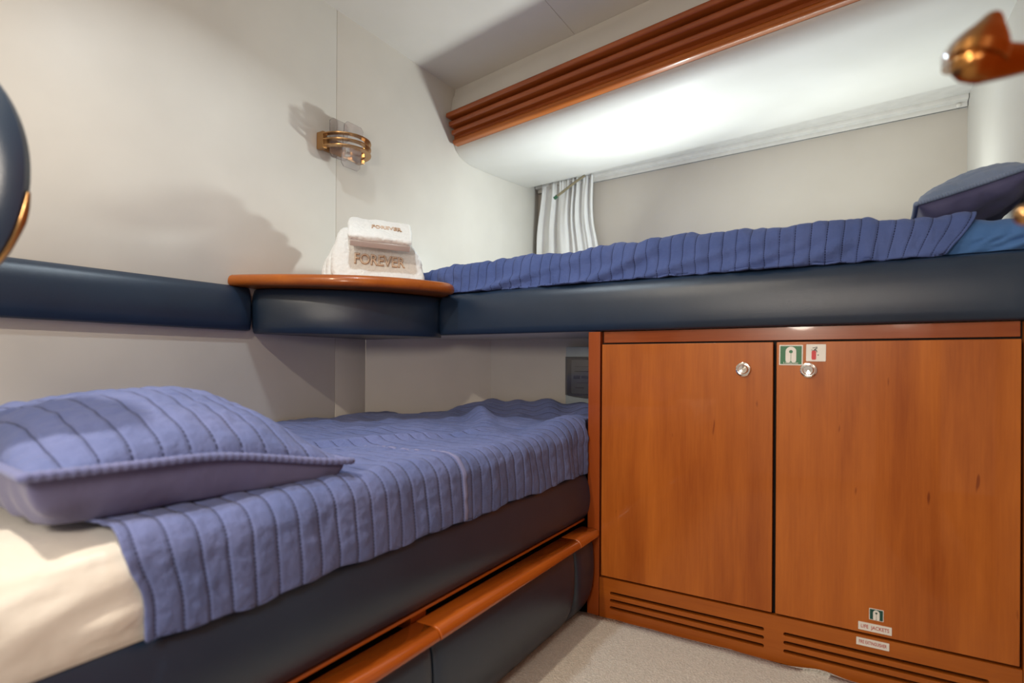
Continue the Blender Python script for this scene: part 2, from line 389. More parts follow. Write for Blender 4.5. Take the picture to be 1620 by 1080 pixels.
# mattress with blue fitted sheet
def blues(u, v):
    # u along x, v : back -> front -> down
    x = -1.60+u*(1.985); P = 1.55*v
    if P < 1.20: y = 3.05-P; z = 1.215
    elif P < 1.30: a = (P-1.20)/.10*PI/2; y = 1.85-.042*math.sin(a); z = 1.173+.042*math.cos(a)
    else: y = 1.808; z = 1.173-(P-1.30)*.16
    f = sstep(.20, .28, x)
    d = .024*f*abs(noise.noise(V((x*14, P*9+x*16, 2))))+.004*noise.noise(V((x*10, P*10, 0)))
    return V((x, y-(d if P > 1.2 else 0), z+(d if P <= 1.3 else 0)))
um = thing('mattress', (-.6, 2.4, 1.10), 'upper bunk mattress in a bright blue fitted sheet, bare beside the pillow', 'mattress')
grid('fitted_sheet', 260, 120, blues, M_bluesheet, um, thick=.003)
box('core', (-1.58, 1.825, 1.102), (.37, 3.05, 1.195), M_bluesheet, um, .02)

# quilt on upper bunk
TOPS = [(-1.75, 1.226), (-1.602, 1.232), (-1.498, 1.242), (-1.195, 1.254), (-.918, 1.254), (-.70, 1.260), (-.501, 1.266), (-.198, 1.260), (.056, 1.247), (.248, 1.237), (.4, 1.237)]
def lerp(T, x):
    for (a, p), (b_, q) in zip(T, T[1:]):
        if x <= b_: return p+(q-p)*max(0, (x-a)/(b_-a))
    return T[-1][1]
def uq_pt(u, P):
    zt = lerp(TOPS, u)
    if P < .9: y = 2.76-P; z = zt-.012*sstep(.9, .0, P)
    elif P < .99: a = (P-.9)/.09*PI/2; y = 1.86-.052*math.sin(a); z = zt-.055+.055*math.cos(a)
    else: y = 1.808-.016*sstep(.99, 1.09, P); z = zt-.055-(P-.99)*(.95)
    return V((u, y, z))
def uq(u, v):
    P = v*1.125; x = -1.66+u*1.91
    xe = .252-.085*sstep(.92, 1.10, P)
    x = -1.66+u*1.91+(xe-.252)*u**14
    p = uq_pt(x, P)
    pf = puff(x, P, .0048)
    wr = .012*noise.noise(V((x*6+P*4, P*9, 3)))+.009*noise.noise(V((x*22-P*9, P*16, 5)))
    fold = 0
    for (fx, s, am) in ((-1.38, 5, .014), (-1.30, 3, .012), (-.86, 2.6, .026), (-.70, 4.5, .014), (-.42, 3.5, .016), (-.22, 2.2, .030), (.02, 3, .014)):
        t = (x-fx)-(1.09-P)*s*.9
        fold += am*math.exp(-(t/.045)**2)*sstep(.93, 1.06, P)
    d = pf+wr+fold+.005*sstep(.9, .95, P)
    if P < .9: return p+V((0, 0, d))
    if P < .99: a = (P-.9)/.09*PI/2; return p+V((0, -math.sin(a)*d, math.cos(a)*d))
    q = p+V((0, -d, 0)); q.z = max(q.z, 1.1305+.004*noise.noise(V((x*30, 0, 0)))); return q
uqo = thing('quilt', (-.7, 2.3, 1.2), 'crumpled blue quilt tucked along the upper bunk behind the navy rail', 'quilt', None)
grid('cover', 640, 110, uq, M_quilt, uqo, uv=lambda u, v: (-1.66+u*1.91+wob(-1.66+u*1.91, v*1.125), v*1.125), thick=.005)

# ================================================================ PILLOWS
def pillow_pt(u, v, T, half, power=2.2, pinch=.12):
    # u,v in [-1,1] ; returns local x,y and thickness
    L, W = half
    s = 1-pinch*(1-v*v)*abs(u)**3*0 
    x = u*L*(1-.05*(1-abs(v)**2)*abs(u)**2); y = v*W*(1-.06*(1-abs(u)**2)*abs(v)**2)
    h = T*((1-abs(u)**power)*(1-abs(v)**power))**.55
    return x, y, h
def make_pillow(name, label, M, half, Tt, Tb, m_top, m_bot, lineaxis, seed, warp=None, group=None, zmin=None, pb=9.0):
    r = thing(name, M.translation, label, 'pillow', group)
    W = warp or (lambda p: p)
    def top(a, b_):
        u, v = a*2-1, b_*2-1; x, y, h = pillow_pt(u, v, Tt, half)
        q = x if lineaxis == 0 else y
        h += (puff(q, y if lineaxis == 0 else x, .0050)+.010*noise.noise(V((x*7, y*7, seed)))+.004*noise.noise(V((x*25, y*25, seed))))*min(1, h/.02)
        return W(M @ V((x, y, h)))
    def bot(a, b_):
        u, v = a*2-1, b_*2-1; x, y, h = pillow_pt(u, v, Tb, half, pb)
        h += (.018*noise.noise(V((x*9+y*6, y*8, seed+9)))+.010*noise.noise(V((x*24, y*15, seed+4))))*min(1, h/.03)
        p = W(M @ V((x*.985, y*.985, -h-.002)))
        if zmin and p.z < zmin: p.z = zmin+(p.z-zmin)*.08
        return p
    def puv(a, b_):
        x, y, _ = pillow_pt(a*2-1, b_*2-1, Tt, half); q, p = (x, y) if lineaxis == 0 else (y, x)
        return (q+wob(q, p), p)
    g = grid('quilted_top', 200, 240, top, m_top, r, uv=puv)
    grid('plain_back', 130, 130, bot, m_bot, r)
    # rope-like edge seam
    pts = []; n = 60
    for k in range(n): pts.append((-1+2*k/n, -1))
    for k in range(n): pts.append((1, -1+2*k/n))
    for k in range(n): pts.append((1-2*k/n, 1))
    for k in range(n): pts.append((-1, 1-2*k/n))
    ring = []
    for i, (u, v) in enumerate(pts):
        x, y, _ = pillow_pt(u, v, 0, half); ring.append(W(M @ V((x*1.012, y*1.012, .0035))))
    dense = []
    K = len(ring)
    for i in range(K):
        for t in (0, .25, .5, .75): dense.append(ring[i].lerp(ring[(i+1) % K], t))
    up = (M.to_3x3() @ V((0, 0, 1))).normalized(); K = len(dense); rings = []
    for i, p in enumerate(dense):
        d = (dense[(i+1) % K]-dense[i-1]).normalized(); a = d.cross(up).normalized(); c = a.cross(d)
        rr = .0062+.0005*math.sin(i*PI/3)
        rings.append([p+a*rr*1.1*math.cos(2*PI*s/8)+c*rr*math.sin(2*PI*s/8) for s in range(8)])
    rings.append(rings[0]); loft('piping', rings, M_q2p if m_top == M_quilt2 else m_top, r, caps=False, sharp=0)
    return r
# lower pillow: near edge lies along the berth front
def warpL(p):
    # droop the far corner
    q = p.copy(); t = sstep(.45, .80, p.y); q.z -= .052*t*sstep(-1.2, -.82, p.x); q.z -= .006*math.sin((p.y-.25)*6)*sstep(-1.0, -.84, p.x)
    return q
ML = Matrix.Translation((-1.145, .512, .702)) @ Matrix.Rotation(math.radians(-2), 4, 'Z') @ Matrix.Rotation(math.radians(-1), 4, 'Y')
make_pillow('pillow', 'plump lavender blue quilted pillow with piped edge on the lower berth', ML, (.31, .242), .094, .085, M_quilt2, M_lav, 1, 3, warpL, None, .634)
# upper pillow, leaning on the right wall
MU = Matrix.Translation((.262, 2.14, 1.325)) @ Matrix.Rotation(math.radians(-15), 4, 'Y')
make_pillow('pillow', 'grey blue pillow leaning at the right end of the upper bunk', MU, (.136, .245), .078, .062, M_greyblue, M_lav, 1, 11, pb=3.5)

# ================================================================ LEFT RAIL, CORNER SHELF
lr = thing('padded_wall_rail', (XL, .6, ZU), 'straight navy padded rail along the left wall running to the corner shelf', 'rail')
def lsec(y):
    e = math.sqrt(max(0, min(1, (1.212-y)/.02))) if y > 1.192 else 1; k = .25+.75*e
    P = [(XL+.001, .9590), (XL+.016, .9586), (XL+.024, .964), (XL+.032, .99), (XL+.035, 1.02), (XL+.033, 1.06), (XL+.026, 1.09), (XL+.014, 1.109), (XL+.001, 1.116)]
    return [(XL+.001+(x-XL-.001)*k, 1.037+(z-1.037)*(.94+.06*e)) for x, z in P]
ys = [-.41, -.2, .1, .3, .5, .7, .9, 1.05, 1.15, 1.19, 1.20, 1.206, 1.210, 1.212]
loft('padding', [[V((x, y, z)) for x, z in lsec(y)] for y in ys], M_navy, lr, sharp=60)
cs = thing('corner_shelf', (-1.62, 1.5, .95), 'rounded corner shelf with glossy cherry top and navy padded apron', 'shelf')
arc = smoothpath([(-1.862, 1.222, 0), (-1.78, 1.255, 0), (-1.66, 1.345, 0), (-1.55, 1.47, 0), (-1.475, 1.62, 0), (-1.440, 1.752, 0)], 8)
def apron_ring(z, d, arc=arc):
    out = []; n = len(arc)
    for i, p in enumerate(arc):
        t = (arc[min(i+1, n-1)]-arc[max(0, i-1)]).normalized(); nn = V((t.y, -t.x, 0))
        e = min(1, (min(i, n-1-i)+.0)/3); e = math.sqrt(e)
        out.append(p+nn*(d-.012*(1-e))+V((0, 0, z)))
    return out
AP = [(.9505, -.004), (.951, .004), (.956, .010), (.975, .016), (1.01, .020), (1.05, .020), (1.085, .014), (1.105, .006), (1.113, -.006)]
rings = [apron_ring(z, d)+[V((-1.455, 1.79, z)), V((XL+.003, 1.79, z))] for z, d in AP]
loft('padded_apron', rings, M_navy, cs, sharp=60)
top = smoothpath([(-1.868, 1.13, 0), (-1.80, 1.155, 0), (-1.665, 1.225, 0), (-1.50, 1.345, 0), (-1.385, 1.49, 0), (-1.325, 1.64, 0), (-1.330, 1.715, 0), (-1.38, 1.745, 0)], 8)
def top_ring(z, d):
    out = []; n = len(top)
    for i, p in enumerate(top):
        t = (top[min(i+1, n-1)]-top[max(0, i-1)]).normalized(); nn = V((t.y, -t.x, 0)); out.append(p-nn*d+V((0, 0, z)))
    for q in out:
        q.x = max(q.x, XL+.002)
    return out+[V((-1.42, 1.795, z)), V((XL+.002, 1.795, z))]
TP = [(1.1135, .030), (1.114, .012), (1.118, .004), (1.126, 0), (1.138, .001), (1.147, .006), (1.153, .016), (1.1545, .04)]
loft('top', [top_ring(z, d) for z, d in TP], M_wx, cs, sharp=60)

# ================================================================ TOWELS
TW = V((.65, .76, 0)).normalized(); TN = V((.76, -.65, 0)).normalized(); T0 = V((-1.655, 1.405, 1.1555))
slope = V((-.42*TN.x, -.42*TN.y, 1)).normalized()
def towel_outline(w, h, l=0):
    return smoothpath([(0-l, .0, 0), (-.012-l, .05, 0), (-.010-l, .11, 0), (0-l*.6, .165, 0), (.028, h-.004, 0), (.09, h+.002, 0), (.20, h-.006, 0), (.27, h-.025, 0), (.325, .135, 0), (w, .075, 0), (w+.004, .03, 0), (w-.004, 0, 0)], 5)
bt = thing('bath_towel', T0+TW*.17, 'large folded white bath towel on the corner shelf under the small towel, tan lettering', 'towel')
Mt = frame(T0, TW, slope)
def soften(o, vox, amp, sc_, it=4):
    md = o.modifiers.new('r', 'REMESH'); md.mode = 'VOXEL'; md.voxel_size = vox
    m2 = o.modifiers.new('s', 'SMOOTH'); m2.factor = .6; m2.iterations = it
    me = bpy.data.meshes.new_from_object(o.evaluated_get(bpy.context.evaluated_depsgraph_get()))
    o.modifiers.clear(); ml = o.data.materials[0]; o.data = me; me.materials.clear(); me.materials.append(ml)
    ns = [v.normal.copy() for v in me.vertices]
    for v, n in zip(me.vertices, ns): v.co += n*(amp*noise.noise(v.co*sc_)+amp*.35*noise.noise(v.co*sc_*5)+.0009*noise.noise(v.co*420))
    for p in me.polygons: p.use_smooth = True
    return o
def slab(name, outline, off, thick, m, bev, M=Mt, parent=bt):
    return soften(plate(name, [outline], thick, bev, m, parent, M @ Matrix.Translation((0, 0, off)), 4), .0032, .0045, 18)
def outl(w, h, l): return [(p.x, max(p.y, -.002)) for p in towel_outline(w, h, l)]
slab('front_fold', outl(.338, .236, -.006), -.021, .046, M_towel, .0185)
slab('middle_fold', outl(.322, .222, .014), -.064, .046, M_towel, .0185)
slab('rear_fold', outl(.308, .195, .030), -.108, .044, M_towel, .0185)
Mtext = frame(T0+TW*.170+slope*.086+Mt.to_3x3().col[2]*.0060, TW-V((0, 0, .045)), slope)
text('lettering', 'FOREVER', .066, .003, M_tan, bt, Mtext, .0012, .190)
text('lettering_inlay', 'FOREVER', .066, .0048, M_cream, bt, Mtext, -.0012, .186)
# hand towel on top, folded once, its doubled edge facing the room
ht = thing('hand_towel', T0+TW*.14+V((0, 0, .2)), 'small folded white hand towel lying tilted on top of the bath towel', 'towel')
d2 = (TN*-.72-TW*.66+V((0, 0, .62))).normalized()
Fo = T0+TW*.050+V((0, 0, .142))+TN*.036
Mh = frame(Fo, TW-V((0, 0, .05)), d2)
sh = Matrix(((1, 0, 0, 0), (0, 1, 0, 0), (0, 0, 1, 0), (0, 0, 0, 1)))
slab('upper_fold', rrect(0, -.004, .236, .150, .016, 5), .012, .026, M_towel, .011, Mh, ht)
slab('lower_fold', rrect(.004, .004, .232, .140, .016, 5), -.013, .026, M_towel, .011, Mh, ht)
bm = bmesh.new(); add_box(bm, (.010, -.0062, -.020), (.229, .004, .004), .003, 3, Mh); from_bm('hem', bm, M_hem, ht)
Mht = Mh @ Matrix.Translation((.140, .078, .0262))
text('lettering', 'FOREVER', .036, .003, M_tan, ht, Mht, .001, .112)
text('lettering_inlay', 'FOREVER', .036, .0046, M_cream, ht, Mht, -.001, .109)

# ================================================================ WALL SCONCE
sc = thing('wall_sconce', (XL, 1.612, 1.66), 'small brass ring wall light with clear plastic plates on the left wall seam', 'wall lamp')
SY, SZ = 1.612, 1.742
def arcbar(z):
    pts = [V((XL+.030+.105*math.sin(a), SY-.100*math.cos(a), z-.00*a)) for a in [PI*k/20 for k in range(21)]]
    rings = []
    for i, p in enumerate(pts):
        d = (pts[min(i+1, 20)]-pts[max(i-1, 0)]).normalized(); n_ = V((d.y, -d.x, 0))
        rings.append([p+n_*.012+V((0, 0, .0022)), p-n_*.012+V((0, 0, .0022)), p-n_*.012-V((0, 0, .0022)), p+n_*.012-V((0, 0, .0022))])
    return loft('ring', rings, M_brass, sc, sharp=30)
for z in (SZ+.024, SZ, SZ-.024): arcbar(z)
box('side_bracket', (XL+.001, SY-.112, SZ-.034), (XL+.040, SY-.090, SZ+.034), M_brass, sc, .003)
box('side_bracket', (XL+.001, SY+.090, SZ-.034), (XL+.040, SY+.112, SZ+.034), M_brass, sc, .003)
box('wall_plate', (XL+.001, SY-.09, SZ-.030), (XL+.012, SY+.09, SZ+.030), M_brass, sc, .003)
oct_ = lambda w, h, c: [(-w+c, -h), (w-c, -h), (w, -h+c), (w, h-c), (w-c, h), (-w+c, h), (-w, h-c), (-w, -h+c)]
plate('glass_plate', [oct_(.050, .090, .014)], .004, .0008, M_glass, sc, frame((XL+.085, SY, SZ-.004), (0, 1, 0), (.12, 0, 1)))
plate('glass_plate', [oct_(.046, .080, .014)], .004, .0008, M_glass, sc, frame((XL+.026, SY-.02, SZ+.03), (0, 1, 0), (0, 0, 1)))
lathe('bulb_holder', [(.001, 0), (.012, 0), (.013, .01), (.009, .016), (.009, .04), (.011, .045), (.006, .052), (.001, .053)], M_chrome, sc, Matrix.Translation((XL+.055, SY, SZ-.035)), 20)
lathe('socket_arm', [(.001, 0), (.006, 0), (.006, .045), (.001, .046)], M_chrome, sc, Matrix.Translation((XL+.010, SY, SZ-.010)) @ Matrix.Rotation(PI/2, 4, 'Y'), 14)

# ================================================================ CABINET
cb = thing('cabinet', (-.2, YF+.2, 0), 'wide glossy cherry cabinet under the upper bunk with two doors and vent slots', 'cabinet')
box('carcass', (-.780, YF+.028, .003), (XR-.006, YF+.40, ZU-.004), M_dark, cb, 0, sm=False)
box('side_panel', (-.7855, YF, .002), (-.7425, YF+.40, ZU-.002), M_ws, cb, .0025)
box('stile', (.3285, YF, .002), (XR-.004, YF+.03, ZU-.002), M_wz, cb, .002)
box('top_rail', (-.7365, YF+.018, .9195), (.3235, YF+.027, ZU-.002), M_wd, cb, .0008)
MF = frame((0, YF+.010, 0), (1, 0, 0), (0, 0, 1))   # local x,y -> world x,z ; +z faces the room
stad = lambda x0, x1, z, r: [(x1+r*math.cos(a), z+r*math.sin(a)) for a in [math.radians(-90+180*k/6) for k in range(7)]]+[(x0+r*math.cos(a), z+r*math.sin(a)) for a in [math.radians(90+180*k/6) for k in range(7)]]
slots = [stad(-.698, -.237, z, .0052) for z in (.0875, .0635, .0395)]+[stad(-.176, .262, z, .0052) for z in (.0875, .0635, .0395)]
plate('kick_panel', [[(-.7405, .002), (.3275, .002), (.3275, .1335), (-.7405, .1335)]]+slots, .020, .0008, M_wx, cb, MF, 1)
def door(x0, x1, kx):
    d = box('door', (x0, YF, .1405), (x1, YF+.020, .9135), M_wz, cb, .0018)
    Mk = frame((kx, YF, .835), (1, 0, 0), (0, 0, 1))
    k = lathe('knob', [(.001, 0), (.0205, 0), (.0212, .002), (.0205, .005), (.0165, .0065), (.0150, .006), (.0140, .009), (.0130, .016), (.0115, .0175), (.0050, .0170), (.001, .0165)], M_chrome, d, Mk, 32)
    return d
door(-.7355, -.2120, -.291); door(-.2030, .3225, -.122)
# signs
def sign_life(name, label, M, w, h, m_field, words=True, group=None):
    s = thing(name, M.translation, label, 'sign')
    plate('board', [rrect(-w/2, -h/2, w/2, h/2, .001)], .0012, .0002, M_signw, s, M)
    b_ = w*.05; plate('field', [rrect(-w/2+b_, -h/2+b_, w/2-b_, h/2-b_, .0005)], .0004, 0, m_field, s, M @ Matrix.Translation((0, 0, .0009)))
    up = .08*h if words else 0; a = w*.225; t_ = h*.40+up*.2; low = -h*.26 if words else -h*.36
    out = [(a*math.cos(x), t_-a+a*math.sin(x)) for x in [PI*k/14 for k in range(15)]]
    r = a*.48
    out += [(-a+r+r*math.cos(x), low+r*.0+r*math.sin(x)) for x in [PI+PI*k/8 for k in range(9)]]
    out += [(a-r+r*math.cos(x), low+r*math.sin(x)) for x in [PI+PI*k/8 for k in range(9)]]
    hole = [(a*.36*math.cos(2*PI*k/16), t_-a*1.05+a*.36*math.sin(2*PI*k/16)) for k in range(16)]
    slit = [(-a*.05, low+.0*h), (a*.05, low), (a*.05, t_-a*1.45), (-a*.05, t_-a*1.45)]
    plate('symbol', [out, hole, slit], .0004, 0, M_signw, s, M @ Matrix.Translation((0, 0, .0013)))
    if words: text('lettering', 'Lifejacket', h*.14, .0004, M_signw, s, M @ Matrix.Translation((0, -h*.39, .0013)), 0, w*.62)
    return s
fr_ = lambda x, z, r=0: frame((x, YF-.0008, z), (math.cos(r), 0, math.sin(r)), (-math.sin(r), 0, math.cos(r)))
sign_life('life_jacket_sign', 'green and white life jacket sign at the top corner of the right door', fr_(-.166, .8765, -.01), .060, .057, M_green)
sf = thing('fire_extinguisher_sign', fr_(-.104, .8825).translation, 'white square sticker with a red fire extinguisher symbol', 'sign'); Mx = fr_(-.104, .8825, -.01)
plate('board', [rrect(-.024, -.0235, .024, .0235, .002)], .0012, .0002, M_signw, sf, Mx)
M1 = Mx @ Matrix.Translation((-.005, -.002, .0010))
plate('cylinder_symbol', [rrect(-.0055, -.017, .0055, .008, .003)], .0006, 0, M_red, sf, M1)
plate('handle_symbol', [[(-.007, .011), (.0, .009), (.001, .012), (.007, .0165), (.009, .0150), (.003, .0115), (.0065, .010), (.0085, .004), (.0072, .0035), (.005, .0085), (-.001, .008), (-.006, .0095)], [(-.004, .016), (.008, .0190), (.008, .0175), (-.003, .0145)]], .0006, 0, M_ink, sf, M1)
plate('dot_symbol', [[(.0105+.0016*math.cos(2*PI*k/10), -.004+.0016*math.sin(2*PI*k/10)) for k in range(10)]], .0006, 0, M_ink, sf, M1)
sign_life('life_jacket_sign', 'small dark green life jacket sticker low on the right door above the red worded labels', fr_(.0387, .195), .032, .030, M_greend, False)
def wordlabel(name, s, label, x, z, w, h):
    r = thing(name, fr_(x, z).translation, label, 'sign'); M = fr_(x, z)
    plate('board', [rrect(-w/2, -h/2, w/2, h/2, .0012)], .0012, .0002, M_signw, r, M)
    text('lettering', s, h*.62, .0004, M_redprint, r, M @ Matrix.Translation((0, 0, .0009)), .0001, w*.84); return r
wordlabel('life_jackets_label', 'LIFE  JACKETS', 'white label with red words LIFE JACKETS at the foot of the right door', .0355, .159, .074, .021)
wordlabel('fire_extinguisher_label', 'FIRE EXTINGUISHER', 'white label with red words FIRE EXTINGUISHER on the kick panel above the vent slots', .0308, .117, .073, .020)

# ================================================================ ELECTRICAL BOX
eb = thing('electrical_box', (-.99, 2.25, .66), 'grey wall-mounted electrical box with a smoked window beside the cabinet', 'electrical box')
Me = frame((-1.098, 2.236, .665), (1, .1414, 0), (0, 0, 1))
def ebox(name, o, th, z, m, bv=.003): return plate(name, o, th, bv, m, eb, Me @ Matrix.Translation((0, 0, z)), 2)
ebox('casing', [rrect(0, 0, .20, .257, .006)], .030, .019, M_box)
ebox('window_frame', [[(.001, .048), (.04, .040), (.10, .034), (.16, .040), (.199, .048), (.199, .213), (.001, .213)]], .012, .038, M_boxd)
ebox('label_card', [rrect(.030, .055, .17, .20, .006)], .002, .0455, M_lab, .0003)
bm = bmesh.new()
for k, (x, y, w_, h_) in enumerate(((.045, .148, .10, .004), (.040, .118, .03, .014), (.075, .121, .03, .010), (.11, .118, .03, .014), (.048, .078, .04, .003), (.055, .10, .08, .002), (.045, .17, .08, .002))):
    add_box(bm, (x, y, .0467), (x+w_, y+h_, .0475), 0, 1, Me)
from_bm('print_marks', bm, M_ink, eb, False)
ebox('smoked_window', [rrect(.012, .046, .188, .208, .008)], .003, .0515, M_smoke, .0005)

# ================================================================ LOWER BERTH
lb = thing('lower_berth', (-1.3, 1.0, 0), 'lower berth with a navy padded side and thin cherry edge', 'bunk')
def solid(name, poly, z0, z1, m, parent): return loft(name, [[V((x, y, z)) for x, y in poly] for z in (z0, z1)], m, parent, sharp=20)
solid('base', [(XL+.004, -.40), (-.862, -.40), (-.862, 2.25), (-1.475, 2.175), (XL+.004, 1.755)], .0, .315, M_dark, lb)
solid('deck', [(XL+.004, -.40), (-.80, -.40), (-.80, 2.27), (-1.475, 2.175), (XL+.004, 1.755)], .3235, .50, M_dark, lb)
box('edge_strip', (-.90, -.40, .3155), (-.795, YF-.001, .3230), M_wy, lb, .001)
box('cleat', (-.86, .905, .275), (-.815, .955, .3150), M_wy, lb, .001)
def ps(y):
    e = sstep(1.7535, 1.735, y); 
    P = [(-.806, .3240), (-.799, .3245), (-.789, .332), (-.7805, .352), (-.7755, .380), (-.7755, .405), (-.779, .430), (-.786, .455), (-.795, .475), (-.804, .488), (-.816, .494)]
    return P
loft('padded_side', [[V((x, y, z)) for x, z in ps(y)] for y in [-.40+.1*k for k in range(22)]+[1.74, 1.7525]], M_navy, lb, sharp=60)

def drawer(name, y0, y1, label, cat, group=None):
    r = thing(name, (-.77, (y0+y1)/2, .0), label, cat, group); g = .0016
    C_ = [(-.812, .2920), (-.806, .2950), (-.764, .2960), (-.753, .2940), (-.745, .289), (-.7400, .281), (-.739, .274), (-.742, .2690), (-.750, .2665), (-.80, .2665), (-.812, .2665)]
    n_ = [y0+g, y0+g+.002, y1-g-.002, y1-g]; sh = [.0035, 0, 0, .0035]
    loft('handle_cap', [[V((x-s if x > -.79 else x, y, z-(s*.5 if z > .29 else 0))) for x, z in C_] for y, s in zip(n_, sh)], M_wy, r, sharp=50)
    F_ = [(-.855, .2655), (-.768, .2655), (-.760, .258), (-.7545, .235), (-.7515, .20), (-.751, .165), (-.753, .13), (-.758, .098), (-.766, .072), (-.778, .046), (-.793, .024), (-.812, .009), (-.855, .006)]
    w_ = y1-y0; K = [0, .002, .006, .012, .02, .04]
    Y = [(y0+.002+k, math.sqrt(1-(1-k/.04)**2)) for k in K]+[((y0+y1)/2, 1)]+[(y1-.002-k, math.sqrt(1-(1-k/.04)**2)) for k in K[::-1]]
    loft('padded_front', [[V((x-(1-e)*.012 if x > -.84 else x, y, z)) for x, z in F_] for y, e in Y], M_navy, r, sharp=60)
    return r
drawer('drawer', .915, 1.604, 'long navy padded drawer with a cherry cap under the lower berth, nearer the cabinet', 'drawer', 'padded drawers under the lower berth')
drawer('drawer', -.20, .915, 'nearer navy padded drawer with cherry cap cut by the bottom of the photo', 'drawer', 'padded drawers under the lower berth')
drawer('filler_panel', 1.604, 1.7525, 'short navy padded end piece with cherry cap between the long drawer and the cabinet', 'panel')

# mattress, white sheet
def msec(y):
    return [(-1.85, .50), (-.830, .4975), (-.806, .4900), (-.798, .4840), (-.7935, .495), (-.793, .53), (-.793, .56), (-.798, .585), (-.810, .603), (-.830, .611), (-.90, .616), (-1.85, .598)]
mt = thing('mattress', (-1.3, .9, .50), 'lower berth mattress in a white fitted sheet, bare below the near pillow', 'mattress')
ysm = [-.40+.02*k for k in range(108)]
def mring(y):
    d = 0; out = []
    for x, z in msec(y):
        w_ = (.016*noise.noise(V((y*6+z*5, z*14, 4)))+.010*noise.noise(V((y*14-z*26, z*20, 8))))*sstep(.42, .33, y) if (x > -.9 and .51 < z) else 0
        out.append(V((x+w_, y, z+w_*.4)))
    return out
def subsec(pts, n=3):
    out = []
    for a, c in zip(pts, pts[1:]+pts[:1]):
        for k in range(n): out.append((a[0]+(c[0]-a[0])*k/n, a[1]+(c[1]-a[1])*k/n))
    return out
_b = msec
msec = lambda y: subsec(_b(y))
loft('fitted_sheet', [mring(y) for y in ysm if y < 1.745], M_sheet, mt, sharp=70)
solid('mattress_end', [(-1.85, 1.745), (-.815, 1.745), (-.815, 2.22), (-1.47, 2.165), (-1.85, 1.76)], .50, .598, M_sheet, mt)

# quilt on the lower berth
def lowq(u, v):
    # u along y (.345 -> 2.16), v across : wall -> front -> down
    y = .345+u*(2.205-.345); 
    xl = -1.862 if y < 1.762 else -1.862+(y-1.762)*(.385/.42)
    if y > 2.168: xl = -1.478+(y-2.168)*7
    xl = min(xl+.004, -1.0)
    xf = -.800; W_ = xf-xl; P = v*(W_+.19)
    zt0 = .612+.010*sstep(-1.85, -.85, xl+P)
    back = sstep(1.70, 2.15, y)
    if P < W_-.045:
        x = xl+P; z = zt0; nx, nz_ = 0, 1
    elif P < W_+.045:
        a = (P-W_+.045)/.09*PI/2; x = xf-.045+.045*math.sin(a); z = zt0-.045+.045*math.cos(a); nx, nz_ = math.sin(a), math.cos(a)
    else:
        q = P-W_-.045; x = xf+.007*math.sin(min(1, q/.1)*PI*.6); z = zt0-.045-q; nx, nz_ = 1, 0
    h = .007
    h += puff(y, P, .0055*(1-.5*sstep(1.0, 1.2, y)*(1-sstep(-1.0, -.82, x))))
    top_ = nz_
    h += .010*noise.noise(V((x*5, y*5, 3)))*top_+.004*noise.noise(V((x*16, y*14, 6)))
    # large soft creases towards the far end
    far = sstep(1.0, 1.6, y)
    h += far*(.022*max(0, noise.noise(V((x*4.2-1, y*3.2+x*2, 12))))+.012*noise.noise(V((x*9+y*6, y*8, 14))))*(top_*.9+.1)
    # ridge near the far right, bunched cloth at the back
    h += .050*math.exp(-(((x+1.20)*.8+(y-1.72)*.6)/.045)**2)*math.exp(-((y-1.80)/.20)**2)*top_
    h += .030*math.exp(-((x+.86)/.06)**2-((y-1.70)/.15)**2)*top_
    h += .045*sstep(1.95, 2.12, y)*sstep(-1.62, -1.48, x)*top_+.007*math.sin(x*40+y*22)*sstep(1.85, 2.0, y)*top_*.7
    h += .014*math.exp(-((x+1.12-(y-1.15)*.45)/.02)**2)*sstep(.85, .95, y)*sstep(1.5, 1.35, y)*top_
    # side drape
    side = nx
    h += side*(.006*noise.noise(V((y*7+z*5, z*8, 21)))+.003*math.sin(y*30+z*20)*far+.004)
    yy = y
    if u < .02 or True:
        yy = y+.022*sstep(.62, .50, z)*max(0, 1-u*12)*side+.003*math.sin(z*60)*max(0, 1-u*20)*side
    if nx == 1: z = max(z, .4835+.003*math.sin(y*21)+.002*math.sin(y*57))
    xx = x+nx*max(h, .003); xm = -.790 if y > 1.748 else 1
    if y > 1.748: xx = min(xx, -.792-.5*(min(.05, y-1.748)))
    return V((xx, yy, z+nz_*max(h, .004)))
lq = thing('quilt', (-1.3, 1.25, .6), 'rumpled lavender blue stitched quilt spread over the lower berth', 'quilt')
def luv(u, v):
    y = .345+u*1.86; xl = -1.862 if y < 1.762 else min(-1.0, -1.858+(y-1.762)*(.385/.42)); P = v*(-.80-xl+.19)
    return (y+wob(y, P), P)
grid('cover', 640, 260, lowq, M_quilt2, lq, uv=luv, thick=.004)
# folded care tag lying on it, broad stitched seam
bm = bmesh.new(); add_box(bm, (-.022, -.011, 0), (.022, .011, .012), .004, 3, Matrix.Translation((-1.185, 1.035, .628)) @ Matrix.Rotation(.5, 4, 'Z'))
from_bm('folded_tab', bm, M_q2p, lq)
def seam(u, v):
    # narrow band across the quilt at y ~ 1.13
    vv = .60+.37*u; p = lowq((1.045-.345+v*.011)/1.86, vv)
    q = lowq((1.045-.345+v*.011)/1.86, min(1, vv+.01)); d = q-p; n_ = V((-d.z, 0, d.x)).normalized()
    if n_.z < 0 and abs(n_.z) > .3: n_ = -n_
    if n_.x < 0: n_ = -n_
    return p+n_*.0030
grid('broad_seam', 90, 4, seam, cloth('pale_seam', (.15, .17, .36), (.21, .22, .40), .8), lq, thick=.0015)

